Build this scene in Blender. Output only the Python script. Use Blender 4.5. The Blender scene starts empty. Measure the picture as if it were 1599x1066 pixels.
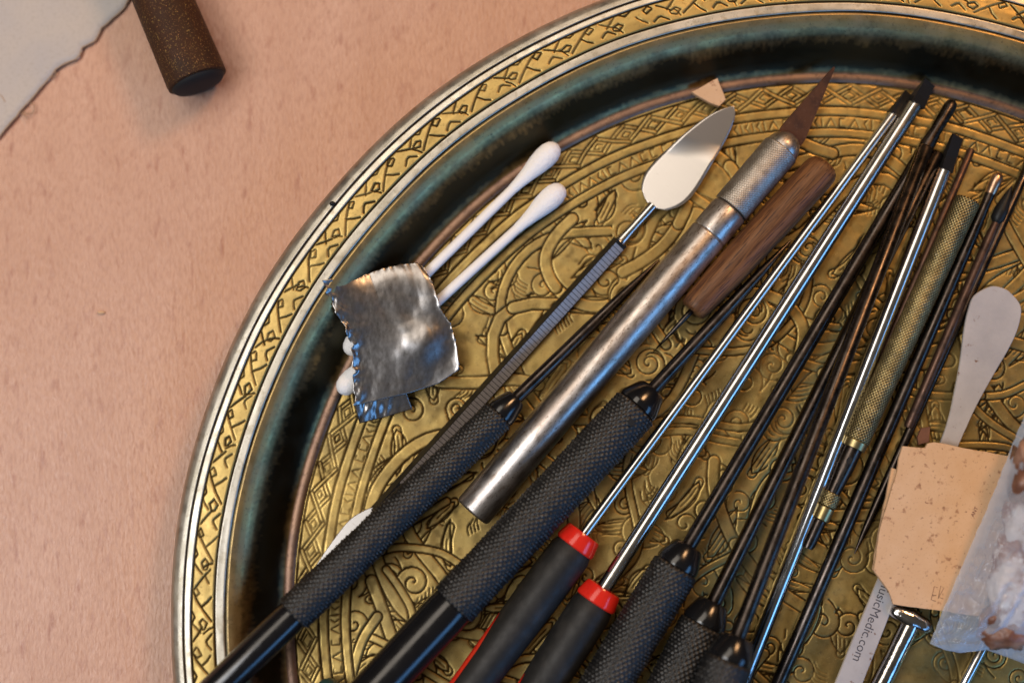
import bpy, math, random
import numpy as np
from mathutils import Matrix, Vector

# ------------------------------------------------------------------ camera, light, exposure
# all lengths below are millimetres (S turns them into metres); the tray's centre is x = y = 0, the table is z = 0
S = 0.001
scene = bpy.context.scene
TILT, YAW = math.radians(3.34), math.radians(1.24)
CAM = np.array([-67.1, 44.1, 340.9])
ROT = np.array((Matrix.Rotation(YAW, 3, 'Y') @ Matrix.Rotation(TILT, 3, 'X')))
FPX = 1599 * 50 / 36
cam = bpy.data.cameras.new('camera')
cam.lens = 50; cam.sensor_width = 36; cam.sensor_fit = 'HORIZONTAL'
cam.clip_start = 0.01; cam.clip_end = 20
cam.dof.use_dof = True; cam.dof.focus_distance = 0.333; cam.dof.aperture_fstop = 3.2
cam_o = bpy.data.objects.new('camera', cam)
scene.collection.objects.link(cam_o)
M4 = Matrix([list(r) for r in ROT]).to_4x4(); M4.translation = Vector(CAM * S)
cam_o.matrix_world = M4
scene.camera = cam_o

world = bpy.data.worlds.new('World'); scene.world = world; world.use_nodes = True
wn = world.node_tree
bg = wn.nodes['Background']
tc = wn.nodes.new('ShaderNodeTexCoord'); sep = wn.nodes.new('ShaderNodeSeparateXYZ')
rmp = wn.nodes.new('ShaderNodeValToRGB')
rmp.color_ramp.elements[0].position = 0.15; rmp.color_ramp.elements[0].color = (0.010, 0.011, 0.013, 1)
rmp.color_ramp.elements[1].position = 0.95; rmp.color_ramp.elements[1].color = (0.085, 0.075, 0.062, 1)
wn.links.new(tc.outputs['Generated'], sep.inputs[0]); wn.links.new(sep.outputs['Z'], rmp.inputs[0])
wn.links.new(rmp.outputs[0], bg.inputs[0]); bg.inputs[1].default_value = 1.0


def lamp(name, direction, dist, size, power, col, along=None, target=(-60, 40, 5)):
    l = bpy.data.lights.new(name, 'AREA'); l.shape = 'RECTANGLE'
    l.size, l.size_y = size; l.energy = power; l.color = col
    o = bpy.data.objects.new(name, l); scene.collection.objects.link(o)
    d = Vector(direction).normalized()
    o.location = Vector(target) * S + d * dist
    o.rotation_euler = d.to_track_quat('Z', 'Y').to_euler()
    if along is not None:                       # long side of the lamp runs this way
        y = Vector(along); y = (y - y.dot(d) * d).normalized(); x = y.cross(d)
        o.rotation_euler = Matrix((x, y, d)).transposed().to_euler()
    return o


lamp('left_window_light', (-0.53, -0.17, 0.83), 1.0, (0.42, 0.42), 3.9, (0.92, 0.95, 1.0))
lamp('ceiling_window_light', (-0.36, 0.31, 0.88), 1.1, (0.46, 1.4), 7.0, (1.0, 0.88, 0.74), (0.6, 0.8, 0))
lamp('warm_room_lamp', (0.45, 0.62, 0.66), 1.1, (0.22, 0.22), 5.0, (1.0, 0.54, 0.24))
lamp('right_window_light', (0.66, -0.54, 0.50), 1.1, (0.32, 1.3), 5.4, (0.16, 0.46, 1.0), (0.6, 0.8, 0))

vs = scene.view_settings
vs.view_transform = 'Standard'; vs.look = 'None'; vs.exposure = 0.0; vs.gamma = 1.0; vs.use_curve_mapping = False

# ------------------------------------------------------------------ helpers
RNG = random.Random(7)
NP = np.random.default_rng(5)
FL = 1.2        # tray floor height
TOP = 13.2      # rim height


def P(px, py, z):
    """point of the place at height z that the photograph shows at pixel px, py"""
    d = ROT @ np.array([(px - 799.5) / FPX, -(py - 533) / FPX, -1.0])
    return CAM + d * ((z - CAM[2]) / d[2])


def link(o):
    scene.collection.objects.link(o)


def thing(name, label, cat, loc=(0, 0, 0), group=None, mat3=None):
    o = bpy.data.objects.new(name, None); link(o)
    o.empty_display_size = 0.005
    m = (mat3 if mat3 is not None else Matrix.Identity(3)).to_4x4()
    m.translation = Vector([c * S for c in loc]); o.matrix_world = m
    tag(o, label, cat, group)
    return o


def tag(o, label, cat, group=None):
    o['label'] = label; o['category'] = cat
    if group: o['group'] = group
    return o


def mk(name, v, f, mat, parent=None, smooth=True, loc=None, angle=None):
    """mesh object from mm coordinates (local to the parent)"""
    if isinstance(v, bpy.types.Mesh):
        me = v
    else:
        v = np.asarray(v, float)
        if loc is not None: v = v - np.asarray(loc)
        me = bpy.data.meshes.new(name)
        me.from_pydata((v * S).tolist(), [], [list(map(int, q)) for q in f])
        me.validate()
        if smooth: me.polygons.foreach_set('use_smooth', [True] * len(me.polygons))
        if angle: me.set_sharp_from_angle(angle=math.radians(angle))
        me.update()
    o = bpy.data.objects.new(name, me); link(o)
    if mat and not me.materials: me.materials.append(mat)
    if parent: o.parent = parent
    if loc is not None: o.location = Vector([c * S for c in loc])
    return o


def gridmesh(name, X, Y, Z, mat, parent=None, attr=None, keep=None, wrap=False):
    """dense surface over a 2-D lattice of points (mm), with a float attribute 'grime'"""
    n, m = X.shape
    co = np.stack([X, Y, Z], -1).reshape(-1, 3) * S
    idx = np.arange(n * m).reshape(n, m)
    if wrap:
        nx = np.roll(idx, -1, axis=0); a, b, c, d = idx[:, :-1], nx[:, :-1], nx[:, 1:], idx[:, 1:]
    else:
        a, b, c, d = idx[:-1, :-1], idx[1:, :-1], idx[1:, 1:], idx[:-1, 1:]
    q = np.stack([a, b, c, d], -1).reshape(-1, 4)
    if keep is not None:
        q = q[keep.reshape(-1)[q].all(1)]
        used = np.zeros(n * m, bool); used[q.reshape(-1)] = True
        remap = np.cumsum(used) - 1
        q = remap[q]; co = co[used]
        if attr is not None: attr = attr.reshape(-1)[used]
    me = bpy.data.meshes.new(name)
    me.vertices.add(len(co)); me.vertices.foreach_set('co', co.astype(np.float32).reshape(-1))
    me.loops.add(q.size); me.loops.foreach_set('vertex_index', q.astype(np.int32).reshape(-1))
    me.polygons.add(len(q)); me.polygons.foreach_set('loop_start', np.arange(0, q.size, 4, dtype=np.int32))
    me.polygons.foreach_set('loop_total', np.full(len(q), 4, np.int32))
    me.polygons.foreach_set('use_smooth', np.ones(len(q), bool))
    me.update(calc_edges=True)
    if attr is not None:
        a_ = me.attributes.new('grime', 'FLOAT', 'POINT')
        a_.data.foreach_set('value', np.asarray(attr, np.float32).reshape(-1))
    o = bpy.data.objects.new(name, me); link(o); me.materials.append(mat)
    if parent: o.parent = parent
    return o


def frame(a, b, roll=0.0):
    """rotation whose local +X runs from a to b, local +Z as upright as it can be"""
    x = Vector(b) - Vector(a); x.normalize()
    y = Vector((0, 0, 1)).cross(x).normalized(); z = x.cross(y)
    m = Matrix((x, y, z)).transposed()
    return m @ Matrix.Rotation(math.radians(roll), 3, 'X')


def lathe(prof, n=28):
    """closed solid of revolution round local X from (x, r) pairs"""
    v, f = [], []
    for x, r in prof:
        for k in range(n):
            t = 2 * math.pi * k / n
            v.append((x, r * math.cos(t), r * math.sin(t)))
    for i in range(len(prof) - 1):
        for k in range(n):
            a, b = i * n + k, i * n + (k + 1) % n
            f.append((a, b, b + n, a + n))
    f.append(tuple(range(n))[::-1]); f.append(tuple((len(prof) - 1) * n + k for k in range(n)))
    return v, f


def plate(outline, z0, z1, bevel=0.0):
    """flat plate with thickness from a closed 2-D outline; bevel insets the upper edge"""
    o = np.asarray(outline, float); n = len(o)
    c = o.mean(0)
    zs = z1 if callable(z1) else (lambda x, y: z1)
    z_ = z0 if callable(z0) else (lambda x, y: z0)
    rings = [[(x, y, z_(x, y)) for x, y in o], [(x, y, zs(x, y) - bevel) for x, y in o]]
    if bevel:
        e = np.roll(o, -1, 0) - np.roll(o, 1, 0)
        nn = np.stack([-e[:, 1], e[:, 0]], 1); nn /= np.linalg.norm(nn, axis=1)[:, None] + 1e-9
        area = np.sum(o[:, 0] * np.roll(o[:, 1], -1) - np.roll(o[:, 0], -1) * o[:, 1])
        if area < 0: nn = -nn
        q = o + nn * bevel
        rings.append([(x, y, zs(x, y)) for x, y in q])
    v = [p for r in rings for p in r]; f = []
    for i in range(len(rings) - 1):
        for k in range(n):
            a, b = i * n + k, i * n + (k + 1) % n
            f.append((a, b, b + n, a + n))
    f.append(tuple(range(n))[::-1]); f.append(tuple((len(rings) - 1) * n + k for k in range(n)))
    return v, f


def smoothline(pts, n=8, closed=False):
    """Catmull-Rom through points"""
    p = np.asarray(pts, float); m = len(p); out = []
    rng = range(m) if closed else range(m - 1)
    for i in rng:
        if closed: a, b, c, d = p[i - 1], p[i], p[(i + 1) % m], p[(i + 2) % m]
        else: a, b, c, d = p[max(i - 1, 0)], p[i], p[i + 1], p[min(i + 2, m - 1)]
        for t in np.linspace(0, 1, n, endpoint=False):
            out.append(.5 * ((2 * b) + (c - a) * t + (2 * a - 5 * b + 4 * c - d) * t * t + (3 * b - a - 3 * c + d) * t ** 3))
    if not closed: out.append(p[-1])
    return np.array(out)


def tube(path, radii, n=12):
    """tapered tube along a 3-D path"""
    p = np.asarray(path, float); v, f = [], []
    if np.isscalar(radii): radii = [radii] * len(p)
    for i in range(len(p)):
        t = p[min(i + 1, len(p) - 1)] - p[max(i - 1, 0)]; t /= np.linalg.norm(t)
        a = np.cross((0, 0, 1), t)
        if np.linalg.norm(a) < 1e-6: a = np.array((1., 0, 0))
        a /= np.linalg.norm(a); b = np.cross(t, a)
        for k in range(n):
            w = 2 * math.pi * k / n
            v.append(p[i] + radii[i] * (a * math.cos(w) + b * math.sin(w)))
    for i in range(len(p) - 1):
        for k in range(n):
            q, r = i * n + k, i * n + (k + 1) % n
            f.append((q, r, r + n, q + n))
    f.append(tuple(range(n))[::-1]); f.append(tuple((len(p) - 1) * n + k for k in range(n)))
    return v, f


def vnoise(x, y, seed=0):
    """smooth value noise on arrays"""
    x = np.asarray(x, float); y = np.asarray(y, float)
    xi, yi = np.floor(x).astype(int), np.floor(y).astype(int)
    xf, yf = x - xi, y - yi
    u, w = xf * xf * (3 - 2 * xf), yf * yf * (3 - 2 * yf)
    def h(a, b):
        k = (a * 374761393 + b * 668265263 + seed * 974634) & 0x7fffffff
        k = ((k ^ (k >> 13)) * 1274126177) & 0x7fffffff
        return ((k ^ (k >> 16)) & 0xffff) / 65535.0
    return (h(xi, yi) * (1 - u) + h(xi + 1, yi) * u) * (1 - w) + (h(xi, yi + 1) * (1 - u) + h(xi + 1, yi + 1) * u) * w


# ------------------------------------------------------------------ materials
def pbr(name, col, metal=0.0, rough=0.5, var=None, bump=None, rvar=None, spec=0.5, coat=0.0, grime=None, stretch=None,
        specks=None, sheen=0.0, alpha_mix=None):
    m = bpy.data.materials.new(name); m.use_nodes = True
    nt = m.node_tree; N = nt.nodes; L = nt.links
    b = N['Principled BSDF']
    b.inputs['Base Color'].default_value = (*col, 1); b.inputs['Metallic'].default_value = metal
    b.inputs['Roughness'].default_value = rough; b.inputs['Specular IOR Level'].default_value = spec
    b.inputs['Coat Weight'].default_value = coat; b.inputs['Sheen Weight'].default_value = sheen
    t = N.new('ShaderNodeTexCoord'); vec = t.outputs['Object']
    if stretch:
        mp = N.new('ShaderNodeMapping'); mp.inputs['Scale'].default_value = stretch[0]
        mp.inputs['Rotation'].default_value = (0, 0, math.radians(stretch[1]))
        L.new(vec, mp.inputs[0]); vec = mp.outputs[0]

    def noise(scale, detail=5, rough_=0.6):
        n = N.new('ShaderNodeTexNoise'); n.inputs['Scale'].default_value = scale
        n.inputs['Detail'].default_value = detail; n.inputs['Roughness'].default_value = rough_
        L.new(vec, n.inputs['Vector']); return n.outputs['Fac']

    def ramp(src, lo, hi):
        r = N.new('ShaderNodeMapRange'); r.inputs['From Min'].default_value = lo; r.inputs['From Max'].default_value = hi
        L.new(src, r.inputs['Value']); return r.outputs[0]

    def mixc(fac, a, c2):
        x = N.new('ShaderNodeMix'); x.data_type = 'RGBA'
        L.new(fac, x.inputs[0])
        if isinstance(a, tuple): x.inputs[6].default_value = (*a, 1)
        else: L.new(a, x.inputs[6])
        x.inputs[7].default_value = (*c2, 1)
        return x.outputs[2]
    cur = col
    for (sc, lo, hi, c2) in (var or []):
        cur = mixc(ramp(noise(sc), lo, hi), cur, c2)
    for (sc, lo, hi, c2) in (specks or []):
        vo = N.new('ShaderNodeTexVoronoi'); vo.inputs['Scale'].default_value = sc; L.new(vec, vo.inputs['Vector'])
        cur = mixc(ramp(vo.outputs['Distance'], hi, lo), cur, c2)
    rsrc = None
    if rvar:
        r = N.new('ShaderNodeMapRange'); L.new(noise(rvar[0]), r.inputs['Value'])
        r.inputs['From Min'].default_value = .3; r.inputs['From Max'].default_value = .7
        r.inputs['To Min'].default_value = rvar[1]; r.inputs['To Max'].default_value = rvar[2]
        rsrc = r.outputs[0]
    if grime:
        at = N.new('ShaderNodeAttribute'); at.attribute_name = 'grime'
        cur = mixc(ramp(at.outputs['Fac'], grime[1], grime[2]), cur, grime[0])
        mm = N.new('ShaderNodeMath'); mm.operation = 'MULTIPLY_ADD'
        L.new(at.outputs['Fac'], mm.inputs[0]); mm.inputs[1].default_value = grime[3]
        if rsrc is not None: L.new(rsrc, mm.inputs[2])
        else: mm.inputs[2].default_value = rough
        rsrc = mm.outputs[0]
    if not isinstance(cur, tuple): L.new(cur, b.inputs['Base Color'])
    if rsrc is not None: L.new(rsrc, b.inputs['Roughness'])
    prev = None
    for (sc, strength, dist) in (bump or []):
        bp = N.new('ShaderNodeBump'); bp.inputs['Strength'].default_value = strength; bp.inputs['Distance'].default_value = dist * S
        L.new(noise(sc), bp.inputs['Height'])
        if prev is not None: L.new(prev, bp.inputs['Normal'])
        prev = bp.outputs[0]
    if prev is not None: L.new(prev, b.inputs['Normal'])
    if alpha_mix is not None:
        tr = N.new('ShaderNodeBsdfTransparent'); tr.inputs[0].default_value = (.96, .97, 1, 1)
        mx = N.new('ShaderNodeMixShader')
        fr = N.new('ShaderNodeLayerWeight'); fr.inputs[0].default_value = alpha_mix[2]
        r = N.new('ShaderNodeMapRange'); L.new(fr.outputs['Facing'], r.inputs['Value'])
        r.inputs['To Min'].default_value = alpha_mix[0]; r.inputs['To Max'].default_value = alpha_mix[1]
        L.new(r.outputs[0], mx.inputs[0]); L.new(tr.outputs[0], mx.inputs[1]); L.new(b.outputs[0], mx.inputs[2])
        L.new(mx.outputs[0], N['Material Output'].inputs['Surface'])
    return m


MAT = {}
MAT['table'] = pbr('beech_laminate', (0.49, 0.265, 0.17), 0, 0.40, stretch=((1, .30, 1), -14),
                   var=[(80, .35, .75, (0.55, 0.315, 0.215)), (420, .57, .70, (0.36, 0.155, 0.095)), (1500, .45, .75, (0.40, 0.20, 0.125))],
                   bump=[(1300, 1.0, .24), (500, .25, .15)], rvar=(700, .24, .36))
GR = ((0.040, 0.025, 0.009), .05, .80, .25)
MAT['brass'] = pbr('engraved_brass', (0.43, 0.305, 0.105), 1, 0.42, var=[(45, .44, .66, (0.225, 0.17, 0.07)), (220, .52, .78, (0.33, 0.23, 0.085)), (900, .56, .80, (0.20, 0.14, 0.06)), (2600, .62, .75, (0.60, 0.47, 0.22))],
                   bump=[(900, .08, .05), (150, .10, .2)], rvar=(180, .34, .56), grime=GR)
MAT['braid'] = pbr('braided_brass', (0.50, 0.355, 0.13), 1, 0.42, var=[(70, .42, .75, (0.38, 0.275, 0.10)), (1200, .54, .80, (0.26, 0.18, 0.07))],
                   bump=[(1000, .15, .05)], rvar=(200, .38, .56), grime=GR)
MAT['silver'] = pbr('worn_silvered_brass', (0.60, 0.565, 0.49), 1, 0.46, var=[(70, .40, .72, (0.47, 0.43, 0.34)), (420, .54, .76, (0.36, 0.31, 0.22)), (2400, .60, .76, (0.20, 0.165, 0.11))],
                    bump=[(2200, .15, .05), (300, .12, .12)], rvar=(220, .36, .58), grime=((0.03, 0.018, 0.008), .08, .7, .2))
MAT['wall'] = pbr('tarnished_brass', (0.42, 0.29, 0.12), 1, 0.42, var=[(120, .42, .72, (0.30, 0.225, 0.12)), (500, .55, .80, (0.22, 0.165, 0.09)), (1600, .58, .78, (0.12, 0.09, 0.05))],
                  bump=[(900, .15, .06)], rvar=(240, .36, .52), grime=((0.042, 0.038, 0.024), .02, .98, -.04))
MAT['foot'] = pbr('coppery_foot_ring', (0.26, 0.165, 0.115), 1, 0.5, var=[(140, .42, .7, (0.15, 0.10, 0.085)), (900, .55, .8, (0.08, 0.055, 0.04))], bump=[(700, .4, .12)], grime=GR)
MAT['tray_back'] = pbr('dull_brass', (0.35, 0.25, 0.10), 1, 0.5, var=[(80, .4, .7, (.2, .15, .07))])
MAT['black_knurl'] = pbr('black_knurled_metal', (0.060, 0.056, 0.052), 0, 0.34, var=[(260, .42, .65, (0.016, 0.015, 0.015))], rvar=(900, .24, .42), spec=.5, grime=((.0035, .0035, .004), .10, .50, .2))
MAT['black_gloss'] = pbr('black_gloss', (0.006, 0.006, 0.007), 0, 0.16, rvar=(300, .12, .26), spec=.55)
MAT['rubber'] = pbr('black_rubber', (0.010, 0.010, 0.010), 0, 0.55, spec=.35, var=[(300, .45, .75, (0.022, 0.021, 0.020))], bump=[(1500, .15, .05)], rvar=(400, .45, .65))
MAT['red'] = pbr('red_plastic', (0.62, 0.022, 0.012), 0, 0.15, var=[(250, .5, .8, (0.46, 0.014, 0.010))], rvar=(400, .11, .24))
MAT['steel'] = pbr('bright_steel', (0.60, 0.58, 0.56), 1, 0.20, var=[(150, .58, .80, (0.46, 0.42, 0.38)), (1800, .70, .78, (0.20, 0.16, 0.13))],
                   bump=[(800, .015, .04)], rvar=(300, .14, .26))
MAT['dark_rod'] = pbr('browned_steel', (0.078, 0.064, 0.057), 1, 0.28, var=[(300, .45, .72, (0.036, 0.029, 0.026)), (1100, .56, .8, (0.11, 0.075, 0.058))],
                      bump=[(900, .08, .04)], rvar=(420, .20, .40))
MAT['brown_rod'] = pbr('rusty_rod', (0.10, 0.055, 0.038), .8, 0.42, var=[(400, .45, .7, (0.05, 0.030, 0.022))], bump=[(900, .3, .06)], rvar=(420, .32, .55))
MAT['dark_tip'] = pbr('blackened_tip', (0.008, 0.008, 0.008), 0, 0.45, var=[(500, .60, .75, (.022, .017, .014))], spec=.25)
MAT['copper_tip'] = pbr('bright_copper_tip', (0.62, 0.42, 0.30), 1, 0.3, var=[(600, .5, .7, (.35, .22, .15))])
MAT['rust_blade'] = pbr('rusty_blade', (0.085, 0.034, 0.014), 0, 0.6, var=[(240, .45, .7, (0.04, 0.018, 0.010)), (900, .55, .8, (0.13, 0.06, 0.03))], bump=[(700, .3, .06)], spec=.2)
MAT['knife'] = pbr('worn_aluminium', (0.56, 0.52, 0.49), 1, 0.33, stretch=((.4, 1, 1), 0), var=[(160, .42, .66, (0.36, 0.30, 0.26)), (900, .50, .70, (0.30, 0.24, 0.20)), (3000, .58, .68, (0.14, 0.105, 0.085))],
                   bump=[(1500, .18, .05)], rvar=(400, .30, .48))
MAT['chuck'] = pbr('knurled_aluminium', (0.60, 0.55, 0.49), 1, 0.34, var=[(300, .45, .75, (0.42, 0.36, 0.30))], rvar=(500, .3, .45), grime=((.08, .06, .045), .25, 1.0, .2))
MAT['vise_brass'] = pbr('knurled_brass', (0.46, 0.36, 0.17), 1, 0.34, var=[(200, .45, .75, (0.30, 0.25, 0.13)), (700, .6, .8, (.5, .48, .42))], grime=((.020, .017, .009), .22, .85, .3))
MAT['spatula'] = pbr('satin_steel', (0.50, 0.475, 0.455), 1, 0.34, stretch=((1, .1, 1), 35), var=[(900, .5, .85, (0.52, 0.495, 0.47)), (2500, .66, .74, (.38, .34, .31))])
MAT['scale'] = pbr('dull_steel_scale', (0.46, 0.43, 0.415), 1, 0.52, var=[(900, .5, .8, (.32, .29, .28))])
MAT['walnut'] = pbr('walnut', (0.165, 0.072, 0.026), 0, 0.5, stretch=((.07, 1, 1), 0), var=[(700, .42, .60, (0.095, 0.038, 0.014)), (2600, .50, .62, (0.055, 0.022, 0.009)), (260, .56, .68, (0.024, 0.011, 0.006))],
                    bump=[(2400, .4, .08)], rvar=(500, .42, .6), spec=.3)
MAT['cotton'] = pbr('cotton', (0.82, 0.82, 0.83), 0, 0.9, bump=[(1600, .8, .2), (500, .6, .4)], sheen=.3)
MAT['paper_stick'] = pbr('white_paper_stick', (0.80, 0.79, 0.79), 0, 0.6, bump=[(900, .1, .05)])
MAT['foil'] = pbr('lead_foil', (0.36, 0.345, 0.34), 1, 0.30, stretch=((1, .5, 1), -55), var=[(150, .42, .75, (0.29, 0.28, 0.28)), (2200, .52, .78, (0.26, 0.245, 0.235))],
                  bump=[(2200, .06, .04), (80, .04, .6)], rvar=(1200, .27, .36))
MAT['cork'] = pbr('cork', (0.58, 0.36, 0.20), 0, 0.75, var=[(160, .40, .72, (0.62, 0.405, 0.245)), (480, .60, .68, (0.36, 0.19, 0.10)), (950, .62, .70, (0.20, 0.10, 0.055)), (1900, .58, .75, (0.46, 0.27, 0.145))], bump=[(900, .3, .1)])
MAT['bone'] = pbr('dull_nickel', (0.50, 0.475, 0.475), .25, 0.40, var=[(90, .40, .66, (0.40, 0.385, 0.40)), (700, .55, .75, (0.44, 0.41, 0.41)), (420, .65, .70, (0.20, 0.11, 0.07))], bump=[(500, .1, .05)])
MAT['ink'] = pbr('dark_print', (0.07, 0.065, 0.075), 0, 0.6)
MAT['red_ink'] = pbr('brown_ink', (0.16, 0.05, 0.04), 0, 0.7)
MAT['pencil'] = pbr('faint_pencil', (0.30, 0.17, 0.10), 0, 0.7)
MAT['chrome'] = pbr('chrome', (0.58, 0.55, 0.52), 1, 0.14, var=[(250, .5, .8, (.34, .29, .25))], bump=[(220, .35, .5)])
MAT['film'] = pbr('clear_plastic_film', (0.60, 0.68, 0.82), 0, 0.10, spec=.9, bump=[(420, .3, .4)], alpha_mix=(.17, .92, .5))
MAT['tissue'] = pbr('white_flakes', (0.66, 0.58, 0.55), 0, 0.7, var=[(120, .44, .56, (0.26, 0.115, 0.08)), (330, .55, .7, (.80, .77, .76))], bump=[(300, .6, .6)])
MAT['amber'] = pbr('reddish_brown_lump', (0.15, 0.062, 0.038), 0, 0.4, var=[(150, .42, .6, (0.30, 0.17, 0.12))], bump=[(250, .4, .5)])
MAT['leather'] = pbr('reddish_leather', (0.16, 0.065, 0.035), 0, 0.6, var=[(300, .4, .7, (0.10, 0.04, 0.025))])
MAT['cloth'] = pbr('grey_canvas', (0.47, 0.415, 0.37), 0, 0.9, var=[(60, .40, .7, (0.42, 0.385, 0.37)), (1300, .5, .8, (0.38, 0.33, 0.29))], bump=[(1500, .4, .1)])
MAT['thread'] = pbr('frayed_thread', (0.36, 0.23, 0.14), 0, 0.9)
MAT['dark_wood'] = pbr('dark_speckled_wood', (0.048, 0.020, 0.010), 0, 0.55, var=[(160, .42, .68, (0.035, 0.017, 0.010)), (1700, .58, .70, (0.20, 0.12, 0.035)), (2600, .60, .70, (0.30, 0.145, 0.05))], bump=[(900, .25, .1)], rvar=(300, .5, .65), spec=.12)
MAT['green'] = pbr('dark_green_plastic', (0.012, 0.045, 0.045), 0, 0.35, rvar=(300, .3, .45))
MAT['hole'] = pbr('shadowed_hole', (0.004, 0.004, 0.004), 0, 0.8)


# ------------------------------------------------------------------ engraving canvas
class Canvas:
    """depth map of engraved lines over a lattice with uneven spacing"""
    def __init__(s, xs, ys):
        s.xs, s.ys = xs, ys
        s.H = np.zeros((len(xs), len(ys)), np.float32)

    def dist(s, pts, margin):
        p = np.asarray(pts, float)
        lo, hi = p.min(0) - margin, p.max(0) + margin
        i0, i1 = np.searchsorted(s.xs, (lo[0], hi[0])); j0, j1 = np.searchsorted(s.ys, (lo[1], hi[1]))
        if i1 - i0 < 2 or j1 - j0 < 2: return None, None
        X = s.xs[i0:i1, None]; Y = s.ys[None, j0:j1]
        D = np.full((i1 - i0, j1 - j0), 1e9)
        for a, b in zip(p[:-1], p[1:]):
            l2, h2 = np.minimum(a, b) - margin, np.maximum(a, b) + margin
            a0, a1 = np.searchsorted(s.xs[i0:i1], (l2[0], h2[0])); b0, b1 = np.searchsorted(s.ys[j0:j1], (l2[1], h2[1]))
            if a1 <= a0 or b1 <= b0: continue
            x, y = X[a0:a1], Y[:, b0:b1]
            d = b - a; q = max(d @ d, 1e-9)
            t = np.clip(((x - a[0]) * d[0] + (y - a[1]) * d[1]) / q, 0, 1)
            dd = (x - a[0] - t * d[0]) ** 2 + (y - a[1] - t * d[1]) ** 2
            D[a0:a1, b0:b1] = np.minimum(D[a0:a1, b0:b1], dd)
        return (slice(i0, i1), slice(j0, j1)), np.sqrt(D)

    def groove(s, pts, w=.34, dep=1.0):
        sl, D = s.dist(pts, w + .1)
        if sl is None: return
        s.H[sl] = np.maximum(s.H[sl], dep * np.clip(1 - (D / w) ** 2, 0, 1))

    def ribbon(s, pts, hw, w=.32, dep=1.0, core=False):
        sl, D = s.dist(pts, hw + w + .1)
        if sl is None: return
        h = s.H[sl]; h[D < hw] = 0
        h = np.maximum(h, dep * np.clip(1 - ((D - hw) / w) ** 2, 0, 1))
        if core: h = np.maximum(h, .7 * dep * np.clip(1 - (D / (w * .8)) ** 2, 0, 1))
        s.H[sl] = h

    def clear(s, c, r):
        sl, D = s.dist([c, (c[0] + 1e-4, c[1])], r)
        if sl is None: return
        h = s.H[sl]; h[D < r] = 0; s.H[sl] = h


def braid(cv, s0, s1, v0, v1, period, jitter, to_xy):
    """two interlaced sinuous strands with a lozenge in every eye, in (along, across) coordinates"""
    n = int(round((s1 - s0) / period)); per = (s1 - s0) / n
    W = v1 - v0; hw = W * .085
    def J(k=1.0): return RNG.uniform(-jitter, jitter) * k
    def seg(q): return to_xy([tuple(x) for x in smoothline(q, 5)])
    for k in range(n):
        a = s0 + k * per; m = (v0 + v1) / 2
        for lo, hi, st in ((v0, v1, 0), (v1, v0, 0)):
            g = .10 * (hi - lo)
            cv.ribbon(seg([(a + J(), lo + g), (a + per * .25 + J(), m + J(.5)), (a + per * .5 + J(), hi - g)]), hw, RNG.uniform(.22, .30), RNG.uniform(.7, 1))
        for lo, hi in ((v1, v0), (v0, v1)):
            g = .10 * (hi - lo)
            cv.ribbon(seg([(a + per * .5 + J(), lo + g), (a + per * .75 + J(), m + J(.5)), (a + per + J(), hi - g)]), hw, RNG.uniform(.22, .30), RNG.uniform(.7, 1))
        for cx in (a + per * .5, a + per):
            r = W * RNG.uniform(.13, .19); cx += J(); cy = m + J(.6)
            q = [(cx - r * 1.5, cy + J(.4)), (cx, cy + r), (cx + r * 1.5, cy + J(.4)), (cx, cy - r), (cx - r * 1.4, cy)]
            if RNG.random() < .35: q = q[:4]
            cv.groove(to_xy(q), RNG.uniform(.2, .28), RNG.uniform(.6, 1))


# one repeat of the rim's key pattern: strokes in (along, across) mm, measured on the tray
def _st(q): return [((( x - 400) * .578 - (y - 590) * .816) / 46, ((x - 400) * .816 + (y - 590) * .578) / 46 * 1.13) for x, y in q]
KEYS = [_st(q) for q in (
    [(690, 480), (560, 530), (470, 570), (392, 616)], [(390, 670), (388, 612), (450, 590), (462, 635), (400, 668)], [(545, 545), (558, 620), (557, 690)],
    [(722, 165), (715, 250), (708, 345)], [(585, 335), (650, 315), (710, 297)], [(630, 445), (632, 395), (690, 350), (708, 372), (690, 430), (630, 445)],
    [(480, 470), (545, 435), (552, 375)], [(765, 380), (768, 290), (790, 268), (850, 245)], [(700, 345), (712, 400), (735, 440)])]


def key_pattern(cv, s0, s1, v1, period):
    n = int(round((s1 - s0) / period)); per = (s1 - s0) / n
    for k in range(n):
        a = s0 + k * per
        for st in KEYS:
            if RNG.random() < .05: continue
            dx, dy, sc = RNG.uniform(-.3, .3), RNG.uniform(-.12, .12), RNG.uniform(.9, 1.1)
            q = [(a + dx + u * sc + RNG.uniform(-.1, .1), min(max(v1 - (w * sc + dy) + RNG.uniform(-.08, .08), v1 - 5.15), v1)) for u, w in st]
            cv.groove(q, RNG.uniform(.19, .29), RNG.uniform(.75, 1))


# ------------------------------------------------------------------ table
tab = mk('table_top', *plate([(-900, -700), (700, -700), (700, 800), (-900, 800)], -25, 0), MAT['table'], smooth=False)
tab['kind'] = 'structure'

# ------------------------------------------------------------------ brass tray
tray = thing('brass_tray', 'round engraved brass tray with braided rim holding the tools', 'tray', (0, 0, 0))

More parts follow.
